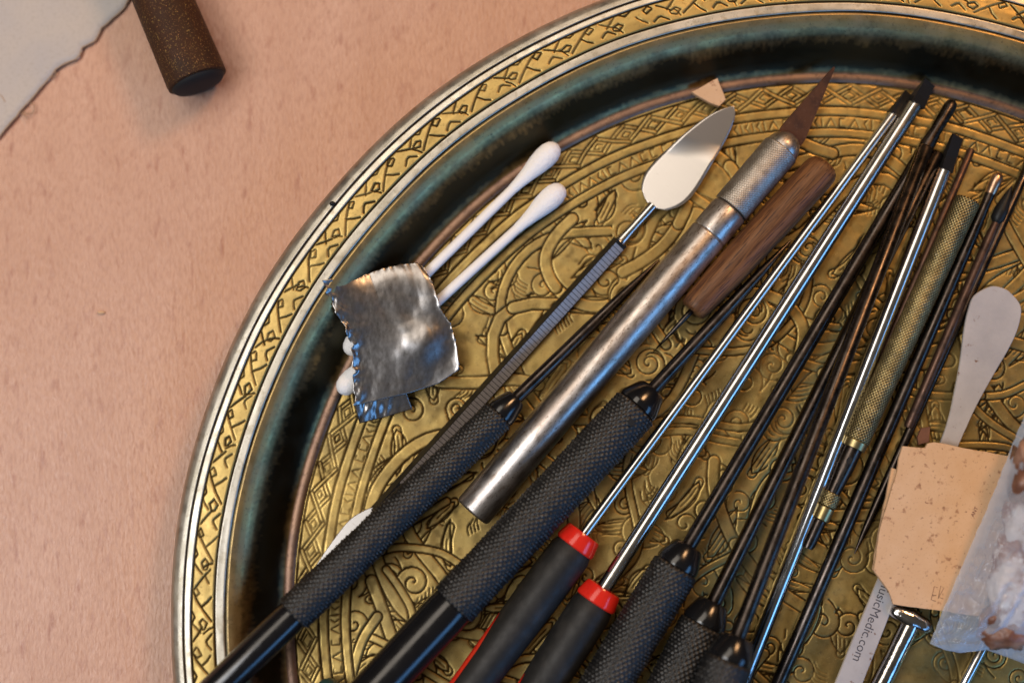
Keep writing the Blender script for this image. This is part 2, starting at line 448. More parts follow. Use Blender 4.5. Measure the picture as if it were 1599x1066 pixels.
# rim and wall: one profile in (r, z), cut into parts by radius
th = np.radians(np.concatenate([np.arange(58, 202, .085), np.arange(202, 418, .6)]))
RB0, RB1 = 142.6, 147.75
prof_r = np.concatenate([np.linspace(126.3, 140.0, 60), np.arange(140.15, 142.5, .15), np.arange(142.5, 147.9, .17), np.arange(147.95, 153.0, .15), [153.1, 153.3, 153.35, 153.2, 152.8]])
key = np.array([(126.3, 1.25), (126.7, 1.6), (127.6, 1.75), (128.4, 1.55), (128.9, 1.75), (130, 2.6), (131.2, 4.0), (132.6, 6.2), (134, 8.6), (135.2, 10.3), (136.6, 11.6), (138.2, 12.5), (139.5, 12.95), (140.5, 13.15),
                (142.5, 13.25), (145, 13.3), (148, 13.2), (149.8, 13.0), (151.2, 12.6), (152.2, 12.0), (152.8, 11.4), (153.05, 10.9)])
prof_z = np.interp(prof_r, key[:, 0], key[:, 1])
for _ in range(3): prof_z[1:-6] = (prof_z[:-7] + 2 * prof_z[1:-6] + prof_z[2:-5]) / 4
prof_z[-5:] = [10.9, 10.4, 9.9, 9.5, 9.3]
cvr = Canvas(th * 145.0, prof_r)
for r0, wd, dp in ((140.0, .38, 1), (142.5, .30, 1), (147.85, .30, 1), (149.75, .30, 1)):
    wob = .05 * np.sin(th * 9 + r0) + .05 * np.sin(th * 23 + r0 * 3)
    cvr.H = np.maximum(cvr.H, dp * np.clip(1 - ((prof_r[None, :] - r0 - wob[:, None]) / wd) ** 2, 0, 1)).astype(np.float32)
key_pattern(cvr, th[0] * 145, math.radians(418) * 145, RB1 + .05, 13.8)
R2 = np.broadcast_to(prof_r[None, :], cvr.H.shape); T2 = np.broadcast_to(th[:, None], cvr.H.shape)
Zr = prof_z[None, :] - .28 * cvr.H + .06 * (vnoise(T2 * 40, R2 * .8, 3) - .5) * (R2 > 139)
Rw = R2 + .12 * np.sin(T2 * 7) + .1 * np.sin(T2 * 17 + 1)
Xr, Yr = Rw * np.cos(T2), Rw * np.sin(T2)
gr = cvr.H.copy()
# tarnish low on the wall, deepened to paint in its dark reflections (blotchy edge)
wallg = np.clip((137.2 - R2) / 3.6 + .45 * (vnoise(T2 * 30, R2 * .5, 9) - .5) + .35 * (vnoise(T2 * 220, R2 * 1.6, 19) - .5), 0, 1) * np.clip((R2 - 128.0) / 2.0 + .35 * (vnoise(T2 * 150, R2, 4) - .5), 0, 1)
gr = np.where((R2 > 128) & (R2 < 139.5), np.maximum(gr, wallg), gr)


def ringpart(name, r0, r1, mat):
    i0, i1 = np.searchsorted(prof_r, (r0, r1)); i1 = min(i1 + 1, len(prof_r))
    sl = (slice(None), slice(i0, i1))
    return gridmesh(name, Xr[sl], Yr[sl], Zr[sl], mat, tray, gr[sl], wrap=True)


ringpart('foot_ring', 126.0, 128.6, MAT['foot'])
ringpart('well_wall', 128.6, 139.98, MAT['wall'])
ringpart('inner_band', 139.98, 142.5, MAT['silver'])
ringpart('braided_band', 142.5, 147.85, MAT['braid'])
ringpart('narrow_band', 147.85, 149.75, MAT['silver'])
ringpart('outer_band', 149.75, 160, MAT['silver'])
bk = np.array([(152.7, 9.3), (150, 10.6), (141, 11.9), (138, 11.2), (135, 8.6), (131.5, 2.2), (129, .5), (126, .12), (0.5, .12)])
tt = np.linspace(0, 2 * math.pi, 180, endpoint=False)
gridmesh('underside', np.outer(np.cos(tt), bk[:, 0]), np.outer(np.sin(tt), bk[:, 0]), np.tile(bk[:, 1], (180, 1)), MAT['tray_back'], tray, wrap=True)

# engraved floor
STEP = .235
def axis(lo, hi, a, b, coarse=2.0):
    return np.concatenate([np.arange(lo, a, coarse), np.arange(a, b, STEP), np.arange(b, hi, coarse)])
gx = axis(-128, 129, -127.5, 58); gy = axis(-128, 129, -36, 127.5)
cv = Canvas(gx, gy)


def inview(x, y, m=6):
    return -128 - m < x < 58 + m and -36 - m < y < 128 + m and math.hypot(x, y) < 114


def spiral(cx, cy, R, turns, ph, sgn=1, n=26):
    t = np.linspace(0, 1, n)
    a = ph + sgn * turns * 2 * math.pi * t; r = R * (1 - t) ** .8 + .15
    return np.stack([cx + r * np.cos(a), cy + r * np.sin(a)], 1)


def leaf(cx, cy, L, W, ang, bend=.3):
    t = np.linspace(0, 1, 12); ca, sa = math.cos(ang), math.sin(ang)
    def put(u, v): return np.stack([cx + u * ca - v * sa, cy + u * sa + v * ca], 1)
    mid = bend * L * t * t
    up = put(L * t, mid + W * np.sin(math.pi * t ** .8)); dn = put(L * t, mid - W * np.sin(math.pi * t ** .8))
    return np.concatenate([up, dn[::-1]]), put(L * t * .85, mid * .85)


# small ornament first: curls, leaves, rosettes, scratches of hatching
pts = []
for _ in range(60000):
    a, b = RNG.uniform(-122, 56), RNG.uniform(-36, 116)
    if not inview(a, b, 0): continue
    if all((a - u) ** 2 + (b - w) ** 2 > 5.7 ** 2 for u, w in pts): pts.append((a, b))
    if len(pts) > 720: break
for (a, b) in pts:
    k = RNG.random(); ph = RNG.uniform(0, 6.28); w = RNG.uniform(.20, .30)
    if k < .34:
        R = RNG.uniform(2.6, 4.6); cv.clear((a, b), R * .9)
        cv.groove(spiral(a, b, R, RNG.uniform(1.2, 1.9), ph, RNG.choice((-1, 1))), w)
        cv.groove(leaf(a + R * math.cos(ph), b + R * math.sin(ph), RNG.uniform(4, 6), .9, ph + 1.3)[1], w)
    elif k < .74:
        L = RNG.uniform(8, 14); o, m_ = leaf(a, b, L, RNG.uniform(1.3, 2.4), ph, RNG.uniform(-.5, .5))
        cv.ribbon(np.concatenate([m_]), 1.0, w * .9); cv.groove(o, w); cv.groove(m_[2:9], w * .8, .7)
    else:
        for q in range(RNG.randint(4, 7)):
            u = a + q * .9 * math.cos(ph); v_ = b + q * .9 * math.sin(ph); L = RNG.uniform(1.5, 3)
            cv.groove(smoothline([(u, v_), (u + L * math.cos(ph + 1.3), v_ + L * math.sin(ph + 1.3)), (u + 1.7 * L * math.cos(ph + 1.0), v_ + 1.7 * L * math.sin(ph + 1.0))], 4), w * .8, .8)

# broad flowing strapwork, each length crossing over the one before
straps = []
for i in range(9):
    a = 2 * math.pi * (i + .2) / 9; cx, cy = 86 * math.cos(a), 86 * math.sin(a)
    e = np.linspace(0, 2 * math.pi, 60)
    straps.append(np.stack([cx + 24 * np.cos(e) * (1 + .06 * np.sin(3 * e)), cy + 24 * np.sin(e) * (1 + .06 * np.cos(4 * e + i))], 1))
for R, k, am in ((54, 7, 7), (30, 5, 5), (96, 13, 8)):
    e = np.linspace(0, 2 * math.pi, 160)
    rr = R + am * np.sin(k * e + R)
    straps.append(np.stack([rr * np.cos(e), rr * np.sin(e)], 1))
for _ in range(46):
    a, b = RNG.uniform(-112, 50), RNG.uniform(-34, 110)
    if not inview(a, b, 0): continue
    ph = RNG.uniform(0, 6.28); p = [(a, b)]; turn = RNG.uniform(-.55, .55)
    for _k in range(RNG.randint(4, 7)):
        ph += turn + RNG.uniform(-.25, .25); p.append((p[-1][0] + 6 * math.cos(ph), p[-1][1] + 6 * math.sin(ph)))
    straps.append(smoothline(p, 5))
for sp in straps:
    hw = RNG.choice((.95, 1.2, 1.5))
    n = max(1, len(sp) // 14); ch = np.array_split(np.arange(len(sp)), n); order = list(range(n)); RNG.shuffle(order)
    for c in order:
        seg = sp[max(ch[c][0] - 1, 0):ch[c][-1] + 2]
        if len(seg) > 1 and any(inview(x, y, 4) for x, y in seg): cv.ribbon(seg, hw, .29)
# scrolls with an open eye standing in the strapwork
for _ in range(24):
    a, b = RNG.uniform(-108, 46), RNG.uniform(-30, 104)
    if not inview(a, b, -6): continue
    R = RNG.uniform(3.4, 5.4); cv.clear((a, b), R + .3); ph = RNG.uniform(0, 6.28); sg = RNG.choice((-1, 1))
    cv.groove(spiral(a, b, R, 2.1, ph, sg, 46), .24); cv.groove(spiral(a, b, R + 1.0, .8, ph, sg, 30)[:22], .26)

GX, GY = np.meshgrid(gx, gy, indexing='ij'); RR = np.hypot(GX, GY); AA = np.arctan2(GY, GX)
H = cv.H
H[RR > 112.6] = 0
cv.H = H
# concentric borders: plain bands, a lettered band, the braid
wob = .10 * np.sin(AA * 11) + .08 * np.sin(AA * 27 + 1)
for r0, wd in ((112.8, .32), (115.0, .28), (118.0, .28), (120.3, .34), (126.0, .34)):
    cv.H = np.maximum(cv.H, np.clip(1 - ((RR + wob - r0) / wd) ** 2, 0, 1)).astype(np.float32)
def polar(q): return [(r * math.cos(s / 120.0), r * math.sin(s / 120.0)) for s, r in q]
braid(cv, 0, 2 * math.pi * 120, 120.6, 125.8, 13.4, .30, polar)
s_ = 0.0
while s_ < 2 * math.pi * 120:
    k = RNG.random(); r0, r1 = 115.5, 117.5
    if k < .45: cv.groove(polar([(s_, r0), (s_ + 1.1, r1), (s_ + 2.2, r0)]), .22, .8)
    elif k < .75: cv.groove(polar([(s_, r0), (s_ + .2, r1)]), .22, .8); cv.groove(polar([(s_ + 1.2, r1), (s_ + 1.9, (r0 + r1) / 2), (s_ + 1.2, r0)]), .22, .8)
    else: cv.groove(polar([(s_, r0), (s_ + 1.5, r0), (s_ + 1.5, r1), (s_ + .4, r1)]), .22, .8)
    s_ += RNG.uniform(2.4, 3.6)
fine = (GX > -127.6) & (GX < 58) & (GY > -36) & (GY < 127.6)
Hs = np.where(fine, cv.H, cv.H * .3) * np.clip(.55 + .8 * vnoise(GX * .07 + 30, GY * .07 + 30, 15) + .35 * (vnoise(GX * .4 + 90, GY * .4 + 90, 16) - .5), .55, 1)   # worn by polishing
Zf = FL - .20 * Hs + .22 * (vnoise(GX * .12, GY * .12, 1) - .5) + .10 * (vnoise(GX * .5, GY * .5, 2) - .5)
Zf = np.where(RR > 126.5, FL - .5, Zf)
soft = np.clip(1.0 * Hs + .35 * np.clip(vnoise(GX * .25, GY * .25, 8) * vnoise(GX * .9, GY * .9, 6) - .30, 0, 1) * 2, 0, 1)
gridmesh('engraved_floor', GX, GY, Zf, MAT['brass'], tray, soft, keep=(RR < 127.2))


# ------------------------------------------------------------------ knurled grips
def knurl_mesh(name, r, L, pitch, dep, mat, cham=.6, lead=1.0, samples=5, r_back=None):
    n = int(round(2 * math.pi * r / pitch)); nt_ = n * samples; nz = int(L / pitch * samples)
    t = np.linspace(0, 2 * math.pi, nt_, endpoint=False); x = np.linspace(0, L, nz)
    T, X = np.meshgrid(t, x, indexing='ij')
    u = T * n / (2 * math.pi); v_ = X / pitch * lead
    tri = lambda q: 1 - np.abs(2 * (q - np.floor(q)) - 1)
    h = np.minimum(tri(u + v_), tri(u - v_)) ** .8
    h *= .75 + .5 * vnoise(u * .7 + 50, v_ * .7 + 50, 11)
    e = np.clip(np.minimum(X, L - X) / cham, 0, 1)
    R_ = r - dep + dep * h * np.minimum(1, e * 1.5) - (1 - e) * cham * .8
    if r_back: R_ = R_ * (r_back / r + (1 - r_back / r) * X / L)
    R_[:, 0] = R_[:, -1] = .05
    o = gridmesh(name, X, R_ * np.cos(T), R_ * np.sin(T), mat, None, (1 - h) * .9, wrap=True)
    me = o.data; bpy.data.objects.remove(o)
    me.flip_normals()
    return me


def tool(name, label, cat, a, b, group=None, roll=0):
    """an Empty at a whose local +X points along the tool to b; returns root, length"""
    a, b = np.asarray(a, float), np.asarray(b, float)
    return thing(name, label, cat, tuple(a), group, frame(a, b, roll)), float(np.linalg.norm(b - a))


GRIP = knurl_mesh('grip', 5.8, 78, 1.36, .62, MAT['black_knurl'], 1.0, .8)
GRIP_M = knurl_mesh('middle_grip', 5.8, 63, 1.36, .62, MAT['black_knurl'], 1.0, .8)
GRIP_S = knurl_mesh('slim_grip', 4.2, 66, 1.25, .54, MAT['black_knurl'], .8, .8, r_back=4.75)
PG = 'black knurled tools laid side by side'


def probe(label, collar, tip, r, grip, glen, rod_r, tipshape, hole=None, tail=40):
    """knurled-handled tool: collar px/z and tip px/z give the axis"""
    A, B = P(*collar), P(*tip)
    t, L = tool('knurled_probe', label, 'hand tool', A, B, PG)
    o = mk('grip', grip, None, None, t); o.location.x = -glen * S
    mk('end_cap', *lathe([(-glen - tail, r * .6), (-glen - tail + 1.5, r * .86), (-glen - 2, r * .93), (-glen + .4, r * .90)], 36), MAT['black_gloss'], t, angle=40)
    mk('collar', *lathe([(-.3, r * .88), (.3, r * .90), (1.2, r * .88), (4.6, r * .66), (5.3, r * .56), (5.5, rod_r)], 36), MAT['black_gloss'], t, angle=35)
    if tipshape == 'point': pr = [(4, rod_r), (L * .55, rod_r * .95), (L * .8, rod_r * .7), (L - 1, .35), (L, .08)]
    elif tipshape == 'blunt': pr = [(4, rod_r), (L - .4, rod_r), (L, rod_r * .8)]
    else: pr = [(4, rod_r), (L - 12, rod_r), (L - 9, rod_r * .82), (L - 2, rod_r * .9), (L - .6, rod_r * .7), (L, rod_r * .3)]
    mk('shaft', *lathe(pr, 20), MAT['dark_rod'], t, angle=50)
    if hole is not None:
        a = math.radians(hole[1]); c = np.array([hole[0], r * math.cos(a), r * math.sin(a)])
        n_ = np.array([0, math.cos(a), math.sin(a)]); e1 = np.array([1., 0, 0]); e2 = np.cross(n_, e1)
        v = [c + n_ * .06 + (e1 * math.cos(w) + e2 * math.sin(w)) * .85 for w in np.linspace(0, 2 * math.pi, 16, endpoint=False)]
        v2 = [p - n_ * 1.0 for p in v]
        f = [tuple(range(16))] + [(k, 16 + k, 16 + (k + 1) % 16, (k + 1) % 16) for k in range(16)]
        mk('set_screw_hole', v + v2, f, MAT['hole'], t, smooth=False)  # flush black disc, painted shade in place of an open hole
    return t


probe('slim black knurled tool whose smooth end crosses the tray rim', (781, 646, 8.6), (1030, 405, 2.75), 4.15, GRIP_S, 66, 1.55, 'point', tail=36)
probe('black knurled tool between the silver craft knife and the red-collared screwdrivers', (995, 634, 8.0), (1236, 374, 2.85), 5.75, GRIP_M, 63, 1.65, 'point', (-4.5, 103), tail=58)
probe('black knurled tool touching the grip of the thicker red-collared screwdriver', (1057, 882, 9.4), (1489, 157, 3.0), 5.75, GRIP, 78, 1.8, 'gouge', (-5, 35))
probe('black knurled tool half covered by another knurled tool crossing its grip', (1099, 972, 8.6), (1464, 238, 2.8), 5.75, GRIP, 78, 1.75, 'blunt')
probe('black knurled tool lying uppermost over another knurled grip, blunt dark shaft', (1139, 1028, 17.0), (1446, 229, 6.1), 5.75, GRIP, 78, 1.8, 'blunt', (-5, 120))


# ------------------------------------------------------------------ red-collared screwdrivers
def driver(label, ring, tip, shaft_r, tipw):
    A, B = P(*ring), P(*tip)
    t, L = tool('screwdriver', label, 'screwdriver', A, B, 'red-collared screwdrivers', 20)
    mk('shaft', *lathe([(2, shaft_r), (L - 7, shaft_r), (L - 6.4, shaft_r * .96)], 24), MAT['steel'], t, angle=50)
    # ground flat blade
    x = np.array([L - 6.6, L - 4.4, L - 1.2, L]); hy = shaft_r * np.array([.97, .97, tipw, tipw]); hz = shaft_r * np.array([.95, .6, .28, .2])
    v = [(x[i], sy * hy[i], sz * hz[i]) for i in range(4) for sy, sz in ((-1, -1), (1, -1), (1, 1), (-1, 1))]
    f = [(i * 4 + k, i * 4 + (k + 1) % 4, i * 4 + 4 + (k + 1) % 4, i * 4 + 4 + k) for i in range(3) for k in range(4)] + [(3, 2, 1, 0), (12, 13, 14, 15)]
    mk('blade_tip', v, f, MAT['dark_tip'], t, smooth=False)
    mk('collar_ring', *lathe([(-1.7, 4.75), (-1.4, 5.02), (-.9, 5.05), (1.8, 4.45), (2.3, 4.2), (2.45, 3.6), (2.3, shaft_r + .3)], 48), MAT['red'], t, angle=30)
    xs = np.linspace(-1.6, -105, 60)
    rr = 4.85 + .35 * np.exp(-((xs + 12) / 14) ** 2) - .35 * np.exp(-((xs + 52) / 16) ** 2) + .3 * np.exp(-((xs + 85) / 14) ** 2)
    pr = [(a, b) for a, b in zip(xs, rr)] + [(-107, 3.6), (-108, 2)]
    pr[0] = (-1.6, 4.6)
    v, f = lathe(pr, 40); mk('grip', v, [q[::-1] for q in f], MAT['rubber'], t, angle=50)
    for sy in (-1, 1):
        v, f = [], []
        X = np.linspace(-24, -100, 40); R_ = np.interp(X, xs[::-1], rr[::-1])
        for i, (xx, r_) in enumerate(zip(X, R_)):
            w = .32 * min(1, (i + .3) / 5, (40 - i) / 5)
            for a in (-w - .08, -w * .5 - .08, 0 - .08, w * .5 - .08, w - .08):
                v.append((xx, sy * (r_ + .12) * math.cos(a), (r_ + .12) * math.sin(a)))
        f = [(i * 5 + k, i * 5 + k + 1, i * 5 + 6 + k, i * 5 + 5 + k) for i in range(39) for k in range(4)]
        if sy > 0: f = [q[::-1] for q in f]
        mk('red_inlay', v, f, MAT['red'], t)
    return t


driver('thin-shafted screwdriver with red collar next to the big black knurled grip', (903, 845, 6.7), (1419, 146, 2.5), 1.24, .95)
driver('thicker-shafted screwdriver with red collar and black flat tip', (935, 931, 7.0), (1451, 129, 3.1), 1.86, .86)

# ------------------------------------------------------------------ steel flat driver, rods
A, B = P(1150, 1090, 3.2), P(1495, 213, 2.9)
t, L = tool('flat_driver', 'bright steel rod with black flat tip passing under a knurled grip', 'screwdriver', A, B, None, 20)
mk('shaft', *lathe([(0, 1.4), (.4, 1.85), (L - 14, 1.85), (L - 9, 1.75)], 24), MAT['steel'], t, angle=50)
x = np.array([L - 9, L - 5.5, L - 1, L]); hy = np.array([1.58, 1.55, 1.5, 1.45]); hz = np.array([1.5, .9, .5, .4])
v = [(x[i], sy * hy[i], sz * hz[i]) for i in range(4) for sy, sz in ((-1, -1), (1, -1), (1, 1), (-1, 1))]
f = [(i * 4 + k, i * 4 + (k + 1) % 4, i * 4 + 4 + (k + 1) % 4, i * 4 + 4 + k) for i in range(3) for k in range(4)] + [(3, 2, 1, 0), (12, 13, 14, 15)]
mk('blade_tip', v, f, MAT['dark_tip'], t, smooth=False)


def rod(label, a, b, prof, mat, tipprof=None, tipmat=None, name='metal_rod'):
    A, B = P(*a), P(*b)
    t, L = tool(name, label, 'rod', A, B, 'dark rods')
    mk('shaft', *lathe([(x if x >= 0 else L + x, r) for x, r in prof], 20), MAT[mat], t, angle=50)
    if tipprof: mk('tip', *lathe([(L + x, r) for x, r in tipprof], 18), MAT[tipmat], t, angle=50)
    return t


rod('thin rusty brown rod between the bright steel rod and knurled brass pin vise', (1318, 700, 2.2), (1517, 233, 2.2), [(0, .6), (.5, .95), (-.4, .95), (-.001, .7)], 'brown_rod')
rod('long dark rod with bright copper tip running along the brass pin vise', (1196, 1110, 3.0), (1560, 270, 2.9), [(0, 1.3), (.6, 1.7), (60, 1.7), (-16, 1.45), (-9, 1.2), (-5.4, 1.25)], 'dark_rod',
    [(-5.6, 1.25), (-3, 1.5), (-1.2, 1.45), (-.2, 1.0), (0, .3)], 'copper_tip')
rod('dark rod with a flared pointed tip beside the copper-tipped rod', (1418, 668, 2.6), (1580, 290, 2.6), [(0, 1.0), (.5, 1.25), (-14, 1.25), (-9.5, .9)], 'brown_rod',
    [(-9.8, .9), (-8.8, 1.7), (-6.5, 1.75), (-2.5, .9), (0, .1)], 'dark_tip')
rod('slim dark rod reaching under the edge of the cork sheet', (1334, 864, 2.5), (1612, 245, 2.3), [(0, .15), (6, .8), (14, 1.1), (-.5, 1.15), (-.001, .9)], 'dark_rod')
rod('short bright steel rod sticking out from under the plastic bag', (1496, 1084, 2.5), (1548, 985, 2.5), [(0, 1.0), (.3, 1.2), (-.3, 1.2), (-.001, 1.0)], 'steel')

# ------------------------------------------------------------------ knurled brass pin vise
A, B = P(1512, 311, 4.2), P(1260, 855, 4.2)
t, L = tool('pin_vise', 'knurled brass pin vise with slotted dark sleeve', 'pin vise', A, B)
kl = float(np.linalg.norm(P(1337, 700, 4.2) - A))
mk('knurled_barrel', knurl_mesh('vise_barrel', 3.12, kl - 1.5, .90, .30, MAT['vise_brass'], .5), None, None, t)
mk('barrel_shoulder', *lathe([(kl - 1.9, 2.6), (kl - 1.5, 2.9), (kl + .2, 2.75), (kl + .4, 2.2)], 36), MAT['vise_brass'], t, angle=40)
slv = mk('split_sleeve', *lathe([(kl, 2.3), (kl + 5, 2.25), (kl + 11.5, 1.75), (kl + 14, 1.7)], 28), MAT['dark_rod'], t, angle=50)
mk('slot', *plate([(kl + 3.5, -.16), (kl + 13.6, -.16), (kl + 13.6, .16), (kl + 3.5, .16)], 1.5, lambda x, y: 2.34 - max(0, x - kl - 5) * .0745), MAT['hole'], slv, smooth=False)  # slot and pin hole are black pieces, their inner shade painted on
hv = [(kl + 3.4 + .85 * math.cos(w), .7 * math.sin(w)) for w in np.linspace(0, 2 * math.pi, 18, endpoint=False)]
mk('pin_hole', *plate(hv, 1.4, 2.37), MAT['hole'], slv, smooth=False)
o = mk('knurled_ring', knurl_mesh('vise_ring', 2.35, 3.9, .85, .26, MAT['vise_brass'], .35), None, None, t); o.location.x = (kl + 11.6) * S
mk('plain_ring', *lathe([(kl + 15.4, 2.0), (kl + 15.6, 2.2), (kl + 18.6, 2.1), (kl + 18.9, 1.8)], 32), MAT['vise_brass'], t, angle=40)
for a0 in (0.12, math.pi + .12):
    v = []
    for xx, r in ((kl + 18.4, 1.65), (L - 1, 1.6), (L, 1.35)):
        for w in np.linspace(a0, a0 + math.pi - .24, 9): v.append((xx, r * math.cos(w), r * math.sin(w)))
    f = [(i * 9 + k, i * 9 + k + 1, i * 9 + 10 + k, i * 9 + 9 + k) for i in range(2) for k in range(8)] + [(0, 9, 17, 8), (9, 18, 26, 17), tuple(range(9))[::-1], tuple(range(18, 27))]
    mk('jaw', v, f, MAT['dark_rod'], t, angle=40)

# ------------------------------------------------------------------ craft knife
A, B = P(737, 800, 6.0), P(1222, 231, 6.0)
t, L = tool('craft_knife', 'worn silver craft knife with knurled chuck and rusty blade', 'knife', A, B)
g = float(np.linalg.norm(P(1105, 365, 6.0) - A)); k0 = float(np.linalg.norm(P(1140, 326, 6.0) - A))
mk('barrel', *lathe([(0, 3.2), (.15, 4.25), (.7, 4.6), (g - .5, 4.6), (g - .1, 4.45), (g, 4.2)], 64), MAT['knife'], t, angle=50)
mk('neck_ring', *lathe([(g - .1, 4.2), (g + .1, 4.45), (g + .5, 4.58), (k0 - .7, 4.55), (k0 - .3, 4.3), (k0 - .1, 4.0)], 64), MAT['knife'], t, angle=50)
o = mk('chuck', knurl_mesh('chuck', 4.62, L - k0 - .4, .62, .16, MAT['chuck'], .35), None, None, t); o.location.x = k0 * S
mk('chuck_nose', *lathe([(L - .7, 4.1), (L - .3, 4.3), (L + 1.2, 3.9), (L + 2.8, 2.9), (L + 3.6, 1.7), (L + 3.8, .6)], 40), MAT['knife'], t, angle=50)
bl = [(.5, -2.6), (2.2, -3.5), (4.0, -3.5), (21.6, -.25), (22.0, .1), (21.6, .3), (4.0, 3.2), (2.2, 3.3), (.5, 2.6)]
v, f = plate(bl, -.26, .26)
q = np.array(v) @ np.array(Matrix.Rotation(math.radians(8), 3, 'Z') @ Matrix.Rotation(math.radians(20), 3, 'X')).T
mk('blade', q + np.array([L + 1.0, 0, 0]), f, MAT['rust_blade'], t, smooth=False)

# ------------------------------------------------------------------ wooden awl
A, B = P(1280, 268, 5.7), P(1080, 485, 5.4)
t, L = tool('awl', 'walnut-handled awl with a short dark needle beside the craft knife', 'awl', A, B)
mk('wooden_handle', *lathe([(-2.5, 1.5), (-2.3, 2.6), (-1.7, 3.5), (-.6, 4.05), (1, 4.25), (14, 4.35), (30, 4.15), (L - 2.2, 3.6), (L - .5, 3.3), (L, 2.7)], 40), MAT['walnut'], t, angle=60)
nv, nf = tube([(L - 1, 0, 0), (L + 3, 0, -.6), (L + 8, 0, -1.6), (L + 13.6, 0, -2.9)], [.75, .65, .45, .07], 12)
mk('needle', nv, nf, MAT['dark_rod'], t)

# ------------------------------------------------------------------ double-ended spatula
zs = 2.6
A, B = P(600, 787, zs), P(969, 377, zs)
t, L = tool('spatula', 'double-ended steel spatula with leaf blade and graduated square handle', 'spatula', A, B)
Minv = np.array(frame(A, B)).T
def loc2(px, py, z=zs):
    q = Minv @ (P(px, py, z) - A); return (q[0], q[1])
# handle: square bar turned on edge, cut with a scale
hb = 1.55
ang = math.radians(24)
sq = [(hb * 1.15 * math.cos(a + ang), hb * math.sin(a + ang)) for a in (math.pi / 4, 3 * math.pi / 4, 5 * math.pi / 4, 7 * math.pi / 4)]
def barx(x0, x1, k0_, k1_):
    v = [(x0, y * k0_, z * k0_) for y, z in sq] + [(x1, y * k1_, z * k1_) for y, z in sq]
    f = [(k, (k + 1) % 4, 4 + (k + 1) % 4, 4 + k) for k in range(4)] + [(3, 2, 1, 0), (4, 5, 6, 7)]
    return v, f
v, f = barx(-3, L, 1.18, 1.18)
hnd = mk('handle', v, f, MAT['dark_tip'], t, smooth=False)  # near-black bar colour paints in the shaded side of the steel
# the scale: the lit upper face painted as a paler strip, cut across by fine lines
e0, e1 = np.array(sq[0]) * 1.18, np.array(sq[1]) * 1.18
nrm = np.array([-(e1 - e0)[1], (e1 - e0)[0]]); nrm /= np.linalg.norm(nrm)
if nrm[1] < 0: nrm = -nrm
v, f = [], []
n = int((L - 7) / 1.05)
for i in range(n):
    x0, x1 = 6.4 + i * 1.05, 6.4 + i * 1.05 + .90
    b0 = len(v)
    for xx in (x0, x1):
        for q in (.05, .95):
            w = e0 + (e1 - e0) * q
            v.append((xx, *(w + nrm * .01))); v.append((xx, *(w + nrm * .10)))
    f += [(b0 + 1, b0 + 3, b0 + 7, b0 + 5), (b0, b0 + 1, b0 + 5, b0 + 4), (b0 + 2, b0 + 6, b0 + 7, b0 + 3), (b0, b0 + 2, b0 + 3, b0 + 1), (b0 + 4, b0 + 5, b0 + 7, b0 + 6)]
gd = mk('graduated_scale', v, f, MAT['scale'], hnd, smooth=False); gd['kind'] = 'stuff'
c1 = loc2(1013, 322)
mk('neck', *lathe([(L - .3, 1.75), (L + .4, 1.55), (L + 4, 1.25), (c1[0] + .8, 1.35)], 24), MAT['steel'], t, angle=50)
up = [(1143.5, 168), (1146, 184), (1133.6, 218), (1108, 263), (1083, 304), (1060, 324), (1027, 332), (1012, 323), (1002.7, 314), (1002.7, 286), (1012.6, 263), (1041, 234), (1080, 200.5), (1114, 178)]
le = np.array(sorted([loc2(*q) for q in up[8:] + [up[0]]])); ri = np.array(sorted([loc2(*q) for q in up[:7]]))
x0_, x1_ = c1[0] + .2, loc2(*up[0])[0]
tx_ = np.linspace(0, 1, 60) ; xx_ = x0_ + (x1_ - x0_) * tx_
le, ri = smoothline(le, 6), smoothline(ri, 6)
yl, yr = np.interp(xx_, le[:, 0], le[:, 1]), np.interp(xx_, ri[:, 0], ri[:, 1])
pinch = np.clip(np.minimum(tx_ / .05, (1 - tx_) / .02), 0, 1) ** .5; ym = np.interp(xx_, [x0_, x1_], [c1[1], loc2(*up[0])[1]])
yl, yr = ym + (yl - ym) * pinch, ym + (yr - ym) * pinch
qq = np.linspace(0, 1, 15)[None, :]
Yb = yl[:, None] * (1 - qq) + yr[:, None] * qq; Xb = np.repeat(xx_[:, None], 15, 1); tb1 = tx_[:, None]
sl_ = -.12 + .20 * np.clip((tb1 + .018 * Yb - .50) / .16, 0, 1)           # the thin blade is slightly twisted towards its tip
Zb = .1 + sl_ * (Yb - ym[:, None]) + 1.4 * tb1
bl_ = gridmesh('leaf_blade', Xb, Yb, Zb, MAT['spatula'], t)
sm = bl_.modifiers.new('thickness', 'SOLIDIFY'); sm.thickness = .6 * S; sm.offset = -1
lo_ = [(x - 8.5, y) for x, y in [(6.5, 1.3), (2.5, 3.2), (-1, 3.7), (-6, 3.3), (-12, 2.5), (-18, 1.1), (-21, .1), (-18, -1.1), (-12, -2.5), (-6, -3.3), (-1, -3.7), (2.5, -3.2), (6.5, -1.3)]]
v, f = plate(smoothline(lo_, 4, closed=True)[::-1], lambda x, y: -.3 - .03 * y, lambda x, y: .35 - .03 * y, .12)
mk('slim_blade', v, f, MAT['spatula'], t, smooth=False)

